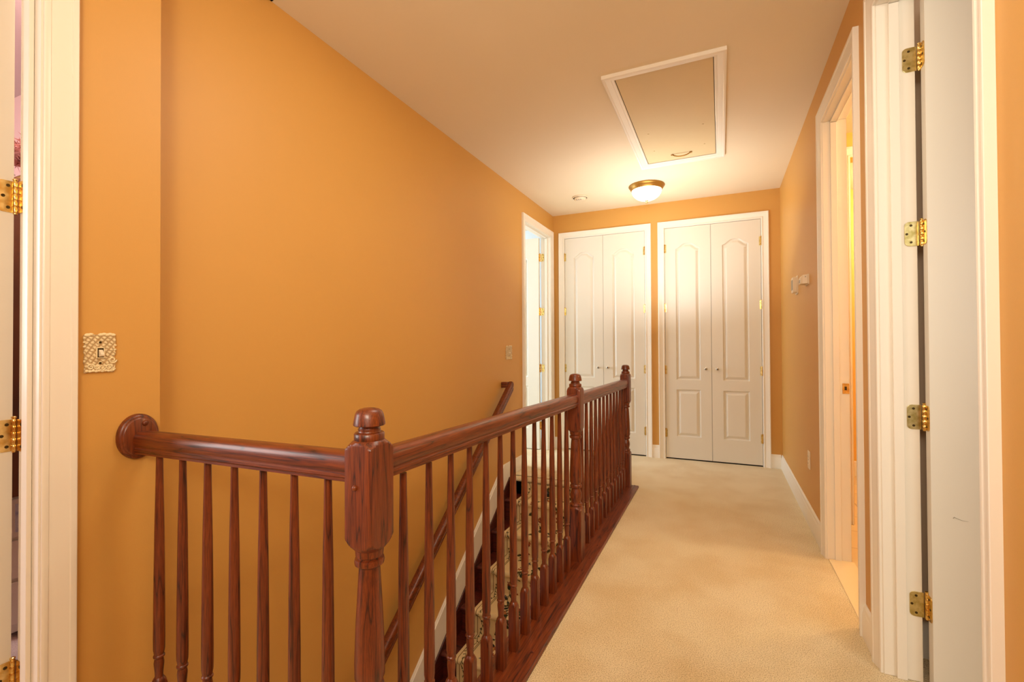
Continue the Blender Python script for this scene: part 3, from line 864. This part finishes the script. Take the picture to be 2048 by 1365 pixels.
# ------------------------------------------------------------------ attic hatch
HX0, HX1, HY0, HY1 = -.6, .04, 2.56, 4.025
ah = thing('attic_hatch', 'rectangular attic hatch with moulded cream frame in the ceiling', 'attic hatch', ((HX0 + HX1) / 2, (HY0 + HY1) / 2, CEIL))
ins = .062
cols = []
for q, t in [(0, 0), (0, .020), (.004, .0215), (.012, .0215), (.016, .018), (.026, .0165), (.034, .0135), (.044, .011), (.046, .009), (.052, .0095), (.058, .008), (.0615, .005), (.0615, -.01)]:
    z = CEIL - t
    cols.append([(HX0 + q, HY0 + q, z), (HX1 - q, HY0 + q, z), (HX1 - q, HY1 - q, z), (HX0 + q, HY1 - q, z)])
vs = [p for c in cols for p in c]; fs = []
for i in range(len(cols) - 1):
    for k in range(4): fs.append((i * 4 + k, i * 4 + (k + 1) % 4, (i + 1) * 4 + (k + 1) % 4, (i + 1) * 4 + k))
MB().add(vs, fs).build('frame', M['white'], ah, smooth=25)
MB().box(HX0 + ins + .003, HX1 - ins - .003, HY0 + ins + .004, HY1 - ins - .004, CEIL - .003, CEIL + .01).build('panel', M['hatch'], ah, bevel=.001)
MB().box(HX0 + ins - .004, HX1 - ins + .004, HY0 + ins - .004, HY1 - ins + .004, CEIL - .0012, CEIL - .0002).build('gap_shadow', M['dark'], ah)
hp = []
for i in range(13):
    t = i / 12; hp.append((-.335 + .13 * t, 3.845, CEIL - .004 - .022 * math.sin(PI * t) ** .6))
hm = MB().tube(hp, .0045, 8)
for x in (-.338, -.202): hm.lathe([(.011, 0), (.011, .003), (.006, .006), (0, .007)], (x, 3.845, CEIL - .0095), 14)
hm.build('pull_handle', M['pan'], ah, smooth=50)
for x, y in ((-.46, 3.40), (-.10, 3.40), (-.46, 3.72), (-.10, 3.74)):
    MB().lathe([(.006, 0), (.006, .002), (0, .0025)], (x, y, CEIL - .0052), 10).build('screw', M['hatch'], ah)

# ------------------------------------------------------------------ ceiling lamp
LX, LY = -.629, 4.505
lamp = thing('flush_ceiling_light', 'lit domed glass ceiling light with bronze rim before the closets', 'ceiling light', (LX, LY, CEIL))
pan_p = [(.150, 0), (.163, -.002), (.165, -.007), (.163, -.012), (.157, -.016), (.154, -.024), (.148, -.034), (.142, -.044), (.139, -.047), (.134, -.047), (.134, -.040)]
MB().lathe(pan_p, (LX, LY, CEIL), 56).build('pan', M['pan'], lamp, smooth=45)
bowl = [(.136 * math.cos(a), -.044 - .098 * math.sin(a)) for a in [PI / 2 * i / 14 for i in range(14)]] + [(0, -.142)]
gb = MB().lathe(bowl, (LX, LY, CEIL), 56).build('glass_bowl', M['glow'], lamp, smooth=60)
MB().lathe([(.016, -.139), (.017, -.143), (.013, -.147), (.008, -.150), (.011, -.156), (.012, -.161), (.008, -.166), (.004, -.170), (0, -.171)], (LX, LY, CEIL), 20).build('finial', M['brass'], lamp, smooth=50)

# smoke detector
SDX, SDY = -1.29, 4.56
sd = thing('smoke_detector', 'round white smoke detector on the ceiling left of the lamp', 'smoke detector', (SDX, SDY, CEIL))
MB().lathe([(.076, 0), (.077, -.006), (.074, -.012), (.070, -.014)], (SDX, SDY, CEIL), 40).lathe([(.070, -.014), (.0, -.014)], (SDX, SDY, CEIL), 40).build('base', M['plastic'], sd, smooth=40)
MB().lathe([(.062, -.013), (.060, -.026), (.052, -.034), (.03, -.037), (0, -.0375)], (SDX, SDY, CEIL), 40).build('cover', M['plastic'], sd, smooth=40)
for k in range(3):
    a = .6 + k * .5
    MB().box(SDX - .03 + k * .02, SDX - .02 + k * .02, SDY - .045, SDY - .02, CEIL - .0375, CEIL - .030).build('vent_slot', M['plastic_grey'], sd)
MB().lathe([(.004, 0), (.003, -.003), (0, -.004)], (SDX - .05, SDY - .02, CEIL - .030), 10).build('indicator', M['brass'], sd)

# ------------------------------------------------------------------ switches
def ornate_switch(name, label, wx, cy, cz, w, h):
    """cast plate with scalloped leafy border; wall normal is +X"""
    t = thing(name, label, 'light switch', (wx, cy, cz), kind='thing')
    N = 120; pts = []
    for i in range(N):
        a = 2 * PI * i / N
        c, s = math.cos(a), math.sin(a)
        k = 1 / max(abs(c) / (w / 2), abs(s) / (h / 2))
        y, z = c * k, s * k
        wob = 1 + .025 * math.sin(9 * a + .6) + .02 * math.sin(17 * a + 1.2)
        pts.append((cy + y * wob, cz + z * wob - .004 * (y / (w / 2)) ** 2))
    p = MB().prism(pts, lambda y, z, x: (x, y, z), wx, wx + .006).build('cover_plate', M['ornate'], t, bevel=.0015)
    class LF:
        def ball(self, *a): MB().ball(*a).build('leaf', M['ornate_plain'], p, smooth=60)
    lf = LF()
    def scroll(y, z, r, turns=1.4, sg=1):
        q = []
        for i in range(22):
            f = i / 21; a = sg * f * turns * 2 * PI; rr = r * (1 - .75 * f)
            q.append((wx + .0065, y + rr * math.cos(a), z + rr * math.sin(a)))
        MB().tube(q, [.0022 * (1 - .3 * i / 21) for i in range(22)], 7).build('scroll', M['ornate_plain'], p, smooth=60)
    for i in range(5):   # leaf spray over the top edge
        lf.ball((wx + .006, cy + w * (.02 + .1 * i), cz + h * (.485 + .015 * (i % 2))), .003, .007, .0045)
    lf.ball((wx + .006, cy - w * .40, cz + h * .47), .003, .008, .005); lf.ball((wx + .006, cy - w * .30, cz + h * .49), .003, .007, .004)
    for z in (.28, .16): lf.ball((wx + .005, cy - w * .49, cz + h * z), .003, .004, .003); lf.ball((wx + .005, cy + w * .49, cz + h * (z - .08)), .003, .004, .003)
    scroll(cy + w * .40, cz - h * .20, .010, 1.4, -1); scroll(cy - w * .30, cz - h * .38, .009); scroll(cy + w * .05, cz - h * .40, .009, 1.3, -1)
    scroll(cy + w * .28, cz - h * .39, .008); scroll(cy + w * .42, cz - h * .46, .005); scroll(cy - w * .10, cz - h * .40, .007)
    for i in range(9): lf.ball((wx + .005, cy - w * .42 + w * .1 * i, cz - h * (.48 + .012 * (i % 2))), .003, .005, .004)
    fr = MB()
    fr.box(wx + .005, wx + .0075, cy - .0075, cy + .0075, cz - .0135, cz + .0135)
    f = fr.build('switch_slot', M['screw'], p)
    tg = MB().prism([(0, -.010), (.004, -.0105), (.013, -.0085), (.0145, -.004), (.004, .009), (0, .010)], lambda x, z, y: (wx + .0068 + x, y, cz + z - .001), cy - .0045, cy + .0045)
    tg.build('toggle', M['plastic'], t, bevel=.001)
    fm = MB()
    for y0, y1, z0, z1 in ((-.010, -.0075, -.016, .016), (.0075, .010, -.016, .016), (-.010, .010, -.016, -.0135), (-.010, .010, .0135, .016)):
        fm.box(wx + .005, wx + .0088, cy + y0, cy + y1, cz + z0, cz + z1)
    fm.build('slot_frame', M['ornate_plain'], p, bevel=.0006)
    for z in (.030, -.030):
        MB().lathe([(.0035, 0), (.003, .0015), (0, .002)], (wx + .006, cy, cz + z), 12, 'X').build('screw', M['screw'], t, smooth=50)
    return t
ornate_switch('light_switch', 'large ornate cream cast light switch on the narrow wall by the left door', XS, .7355, 1.176, .074, .108)
ornate_switch('light_switch', 'ornate cream switch plate on the long left wall, between sloping handrail top and far doorway', XL, 3.855, 1.13, .13, .122)

# ------------------------------------------------------------------ devices on the right wall
def rbox(mb, x0, x1, y0, y1, z0, z1, r):
    out = rounded(y1 - y0, z1 - z0, r, 'both')
    return mb.prism(out, lambda a, z, t: (t, y0 + a, z0 + z), x0, x1)
al = thing('alarm_keypad', 'small cream wall keypad on the right wall, left of the thermostat', 'keypad', (XR, 4.08, 1.63))
rbox(MB(), XR - .006, XR + .002, 4.005, 4.125, 1.568, 1.705, .018).build('back_plate', M['plastic'], al, bevel=.002)
rbox(MB(), XR - .034, XR - .005, 4.02, 4.11, 1.578, 1.695, .012).build('body', M['plastic'], al, bevel=.004)
rbox(MB(), XR - .036, XR - .033, 4.03, 4.10, 1.60, 1.675, .006).build('screen', M['plastic_grey'], al)
th = thing('thermostat', 'cream thermostat box on the right wall nearer the bathroom door', 'thermostat', (XR, 3.60, 1.62))
rbox(MB(), XR - .008, XR + .002, 3.545, 3.66, 1.583, 1.652, .008).build('back_plate', M['plastic'], th, bevel=.002)
mbt = MB().loft([[(XR - .007, 3.55, 1.588), (XR - .007, 3.655, 1.588), (XR - .007, 3.655, 1.65), (XR - .007, 3.55, 1.65)],
                 [(XR - .035, 3.553, 1.588), (XR - .035, 3.652, 1.588), (XR - .035, 3.652, 1.648), (XR - .035, 3.553, 1.648)],
                 [(XR - .047, 3.56, 1.590), (XR - .047, 3.645, 1.590), (XR - .047, 3.645, 1.628), (XR - .047, 3.56, 1.628)]])
mbt.build('body', M['plastic'], th, bevel=.004)
MB().box(XR - .049, XR - .0465, 3.585, 3.62, 1.600, 1.618).build('display', M['plastic_grey'], th)
MB().lathe([(.0035, 0), (.0035, .001), (0, .001)], (XR - .02, 3.5512, 1.634), 10, '-Y').build('dial_pin', M['plastic_grey'], th)
ou = thing('wall_outlet', 'cream double electrical outlet low on the right wall', 'outlet', (XR, 3.612, .425))
rbox(MB(), XR - .006, XR, 3.576, 3.648, .366, .484, .006).build('cover_plate', M['plastic'], ou, bevel=.002)
for z in (.402, .448):
    r_ = rbox(MB(), XR - .009, XR - .0055, 3.595, 3.629, z - .014, z + .014, .010).build('receptacle', M['plastic'], ou)
    for y in (3.606, 3.618): MB().box(XR - .0094, XR - .0088, y - .001, y + .001, z - .004, z + .006).build('slot', M['screw'], r_)
MB().lathe([(.0035, 0), (.003, .0012), (0, .0015)], (XR - .006, 3.612, .425), 10, '-X').build('screw', M['screw'], ou)

# ------------------------------------------------------------------ things glimpsed in the bedroom
rod = tag(MB().lathe([(.014, 0), (.014, 1.5)], (-3.3, 1.02, 1.98), 14, 'X').lathe([(.03, 0), (.03, .01)], (-1.892, 1.02, 1.98), 14, 'X').tube([(-3.28, 1.02, 1.98), (-3.28, 1.18, 2.0), (-3.28, 1.30, 2.0)], .01).build('clothes_rod', M['pan'], loc=(-2.6, 1.02, 1.98), smooth=40),
          'dark clothes rod with hanging garments in the bedroom', 'clothes rod')
def garment(name, cx, cy, zt_, zb_, wt, wb, d, mat, label, hanger=True, seed=0):
    rnd = random.Random(seed); ph = [rnd.random() * 6 for _ in range(4)]
    t = thing(name, label, 'garment', (cx, cy, zb_))
    loops = []; n = 40
    for i in range(15):
        f = i / 14; z = zt_ + (zb_ - zt_) * f
        ww = wt * (0.35 + .65 * min(1, f * 7)) + (wb - wt) * f
        L = []
        for k in range(n):
            a = 2 * PI * k / n
            fold = 1 + .10 * f * math.sin(7 * a + ph[0] + f * 1.5) + .06 * math.sin(11 * a + ph[1] + 2 * f)
            L.append((cx + d / 2 * math.cos(a) * fold * (.6 + .4 * min(1, f * 5)), cy + ww / 2 * math.sin(a) * fold, z + .01 * math.sin(3 * a + ph[2]) * f))
        loops.append(L)
    MB().loft(loops).build('cloth', mat, t, smooth=70)
    if hanger:
        MB().tube([(cx, cy, zt_ - .005), (cx, cy, zt_ + .03), (cx, cy - .012, zt_ + .05), (cx, cy, zt_ + .068), (cx, cy + .016, zt_ + .055)], .003, 6).build('hanger_hook', M['nickel'], t, smooth=60)
    return t
garment('dress', -2.70, .95, 1.905, .85, .40, .46, .10, M['garment'], 'dark brown patterned dress hanging in the bedroom, behind the upper hinge', seed=1)
garment('coat', -2.55, .98, 1.905, .62, .42, .44, .09, M['coat'], 'long brown coat hanging beside the patterned dress', seed=2)
garment('skirt', -2.86, .95, 1.905, .70, .34, .44, .09, M['olive'], 'olive brown long garment hanging behind the dress', seed=3)
# feather boa draped on the rod
fb = MB(); rnd = random.Random(3)
core = [(-2.70 + .26 * math.cos(t), 1.02 + .05 * math.sin(2 * t), 2.052 + .02 * math.sin(t)) for t in [PI * i / 12 for i in range(13)]]
for p in core:
    for k in range(60):
        a = rnd.random() * 2 * PI; bq = rnd.random() * PI - .6
        d_ = Vector((math.cos(a) * math.cos(bq), math.sin(a) * math.cos(bq), math.sin(bq)))
        L_ = .05 + .05 * rnd.random(); q = Vector(p); s_ = d_.cross(Vector((.3, .5, .8))).normalized() * .0025
        mid_ = q + d_ * L_ * .6; tip = q + d_ * L_ + Vector((0, 0, -.015))
        fb.add([q - s_, q + s_, mid_ + s_ * 1.6, tip, mid_ - s_ * 1.6], [(0, 1, 2, 3, 4)])
fb.tube(core, .022, 8)
tag(fb.build('feather_boa', M['feather'], loc=(-2.70, 1.02, 2.0)), 'mauve feather boa lying over the clothes rod in the bedroom', 'feather boa')
# small white chest below the clothes
ch = thing('drawer_chest', 'low white chest with a blue patterned drawer front under the hanging clothes', 'chest', (-2.95, 1.02, 0))
MB().box(-3.3, -2.66, .86, 1.22, .02, .60).build('carcass', M['chest'], ch, bevel=.004)
MB().box(-3.34, -2.63, .83, 1.24, .60, .625).build('top', M['chest'], ch, bevel=.004)
for z0, z1 in ((.06, .23), (.245, .40), (.415, .57)):
    dr = MB().box(-2.66, -2.645, .88, 1.20, z0, z1).build('drawer', M['chest'], ch, bevel=.003)
    if z0 > .4: MB().box(-2.6455, -2.643, .90, 1.18, z0 + .02, z1 - .02).build('print_panel', M['bluelabel'], dr)
    MB().ball((-2.632, .955, (z0 + z1) / 2 - .03), .012, .012, .012).build('drawer_knob', M['brass'], dr, smooth=60)

# ------------------------------------------------------------------ camera
def basis(yaw, p, r):
    F = Vector((-math.sin(yaw) * math.cos(p), math.cos(yaw) * math.cos(p), math.sin(p)))
    R = Vector((math.cos(yaw), math.sin(yaw), 0)); U_ = R.cross(F)
    c, s = math.cos(r), math.sin(r)
    return F, R * c + U_ * s, U_ * c - R * s
F, R, U_ = basis(.42379666, .01050555, -.00499674)
cd = bpy.data.cameras.new('camera'); cam = bpy.data.objects.new('camera', cd); COL.objects.link(cam)
cd.sensor_width = 36; cd.lens = 926.924 / 2048 * 36; cd.clip_start = .02
mw = Matrix((R, U_, -F)).transposed().to_4x4(); mw.translation = (0, 0, 1.19)
cam.matrix_world = mw
scene.camera = cam

# ------------------------------------------------------------------ light
def area(name, loc, target, size, power, col, sy=None, spread=None):
    l = bpy.data.lights.new(name, 'AREA'); l.energy = power; l.color = col
    l.size = size
    if sy: l.shape = 'RECTANGLE'; l.size_y = sy
    if spread: l.spread = spread
    o = bpy.data.objects.new(name, l); COL.objects.link(o); o.location = loc
    d = Vector(target) - Vector(loc); o.rotation_euler = d.to_track_quat('-Z', 'Y').to_euler()
    return o
def point(name, loc, power, col, r=.1):
    l = bpy.data.lights.new(name, 'POINT'); l.energy = power; l.color = col; l.shadow_soft_size = r
    o = bpy.data.objects.new(name, l); COL.objects.link(o); o.location = loc
    return o
area('hall_fill_behind', (.0, -1.2, 2.55), (-.2, 1.2, .6), 1.2, 36, (1, .91, .74))  # broad warm fill added behind the camera for the whole hall
area('bounce_flash', (-.1, -.5, 1.7), (-.3, 1.4, 2.7), .5, 27, (1, .92, .74))
a = area('far_ceiling_fill', (-.5, 4.1, 1.75), (-.6, 4.5, 2.7), .7, 15, (1, .97, .92)); a.data.specular_factor = 0  # unseen uplight hung in mid-air, added to brighten the far ceiling
a = area('mid_hall_fill', (-.45, 1.6, 2.62), (-.75, 1.7, .5), .7, 15, (1, .92, .76)); a.data.specular_factor = .3  # extra fill with no fixture, lifts the left wall, floor, rail and stairs
area('stair_light', (-1.2, 1.5, -2.2), (-1.3, 2.6, 0), 1.0, 85, (1, .90, .74))
area('far_room_window', (-4.2, 4.2, 1.7), (-1.8, 4.6, 1.0), 1.8, 120, (.70, .86, 1), 1.8)
point('bath_lamp', (1.5, 3.1, 2.3), 40, (1, .8, .48), .12)
point('bath_lamp_inner', (1.5, 4.5, 2.3), 34, (1, .8, .45), .12)
area('right_room_window', (2.4, -.6, 1.7), (.8, 2.0, 1.2), 1.5, 36, (.97, .97, .90), 1.5)
area('bedroom_window', (-4.2, -1.0, 1.7), (-2.2, .6, 1.2), 1.5, 80, (1, .95, .92), 1.5)
point('bedroom_fill', (-2.15, .98, 2.5), 30, (1, .93, .9), .08)  # invisible point source added to brighten the hanging clothes and chest
wd = bpy.data.worlds.new('world'); scene.world = wd; wd.use_nodes = True
bg = wd.node_tree.nodes['Background']; bg.inputs['Color'].default_value = (1, .93, .84, 1); bg.inputs['Strength'].default_value = .4
scene.view_settings.view_transform = 'Standard'
scene.view_settings.look = 'None'
scene.view_settings.exposure = -0.12
scene.view_settings.gamma = 1.0

scene.cycles.max_bounces = 8
scene.cycles.glossy_bounces = 3
scene.cycles.transmission_bounces = 2
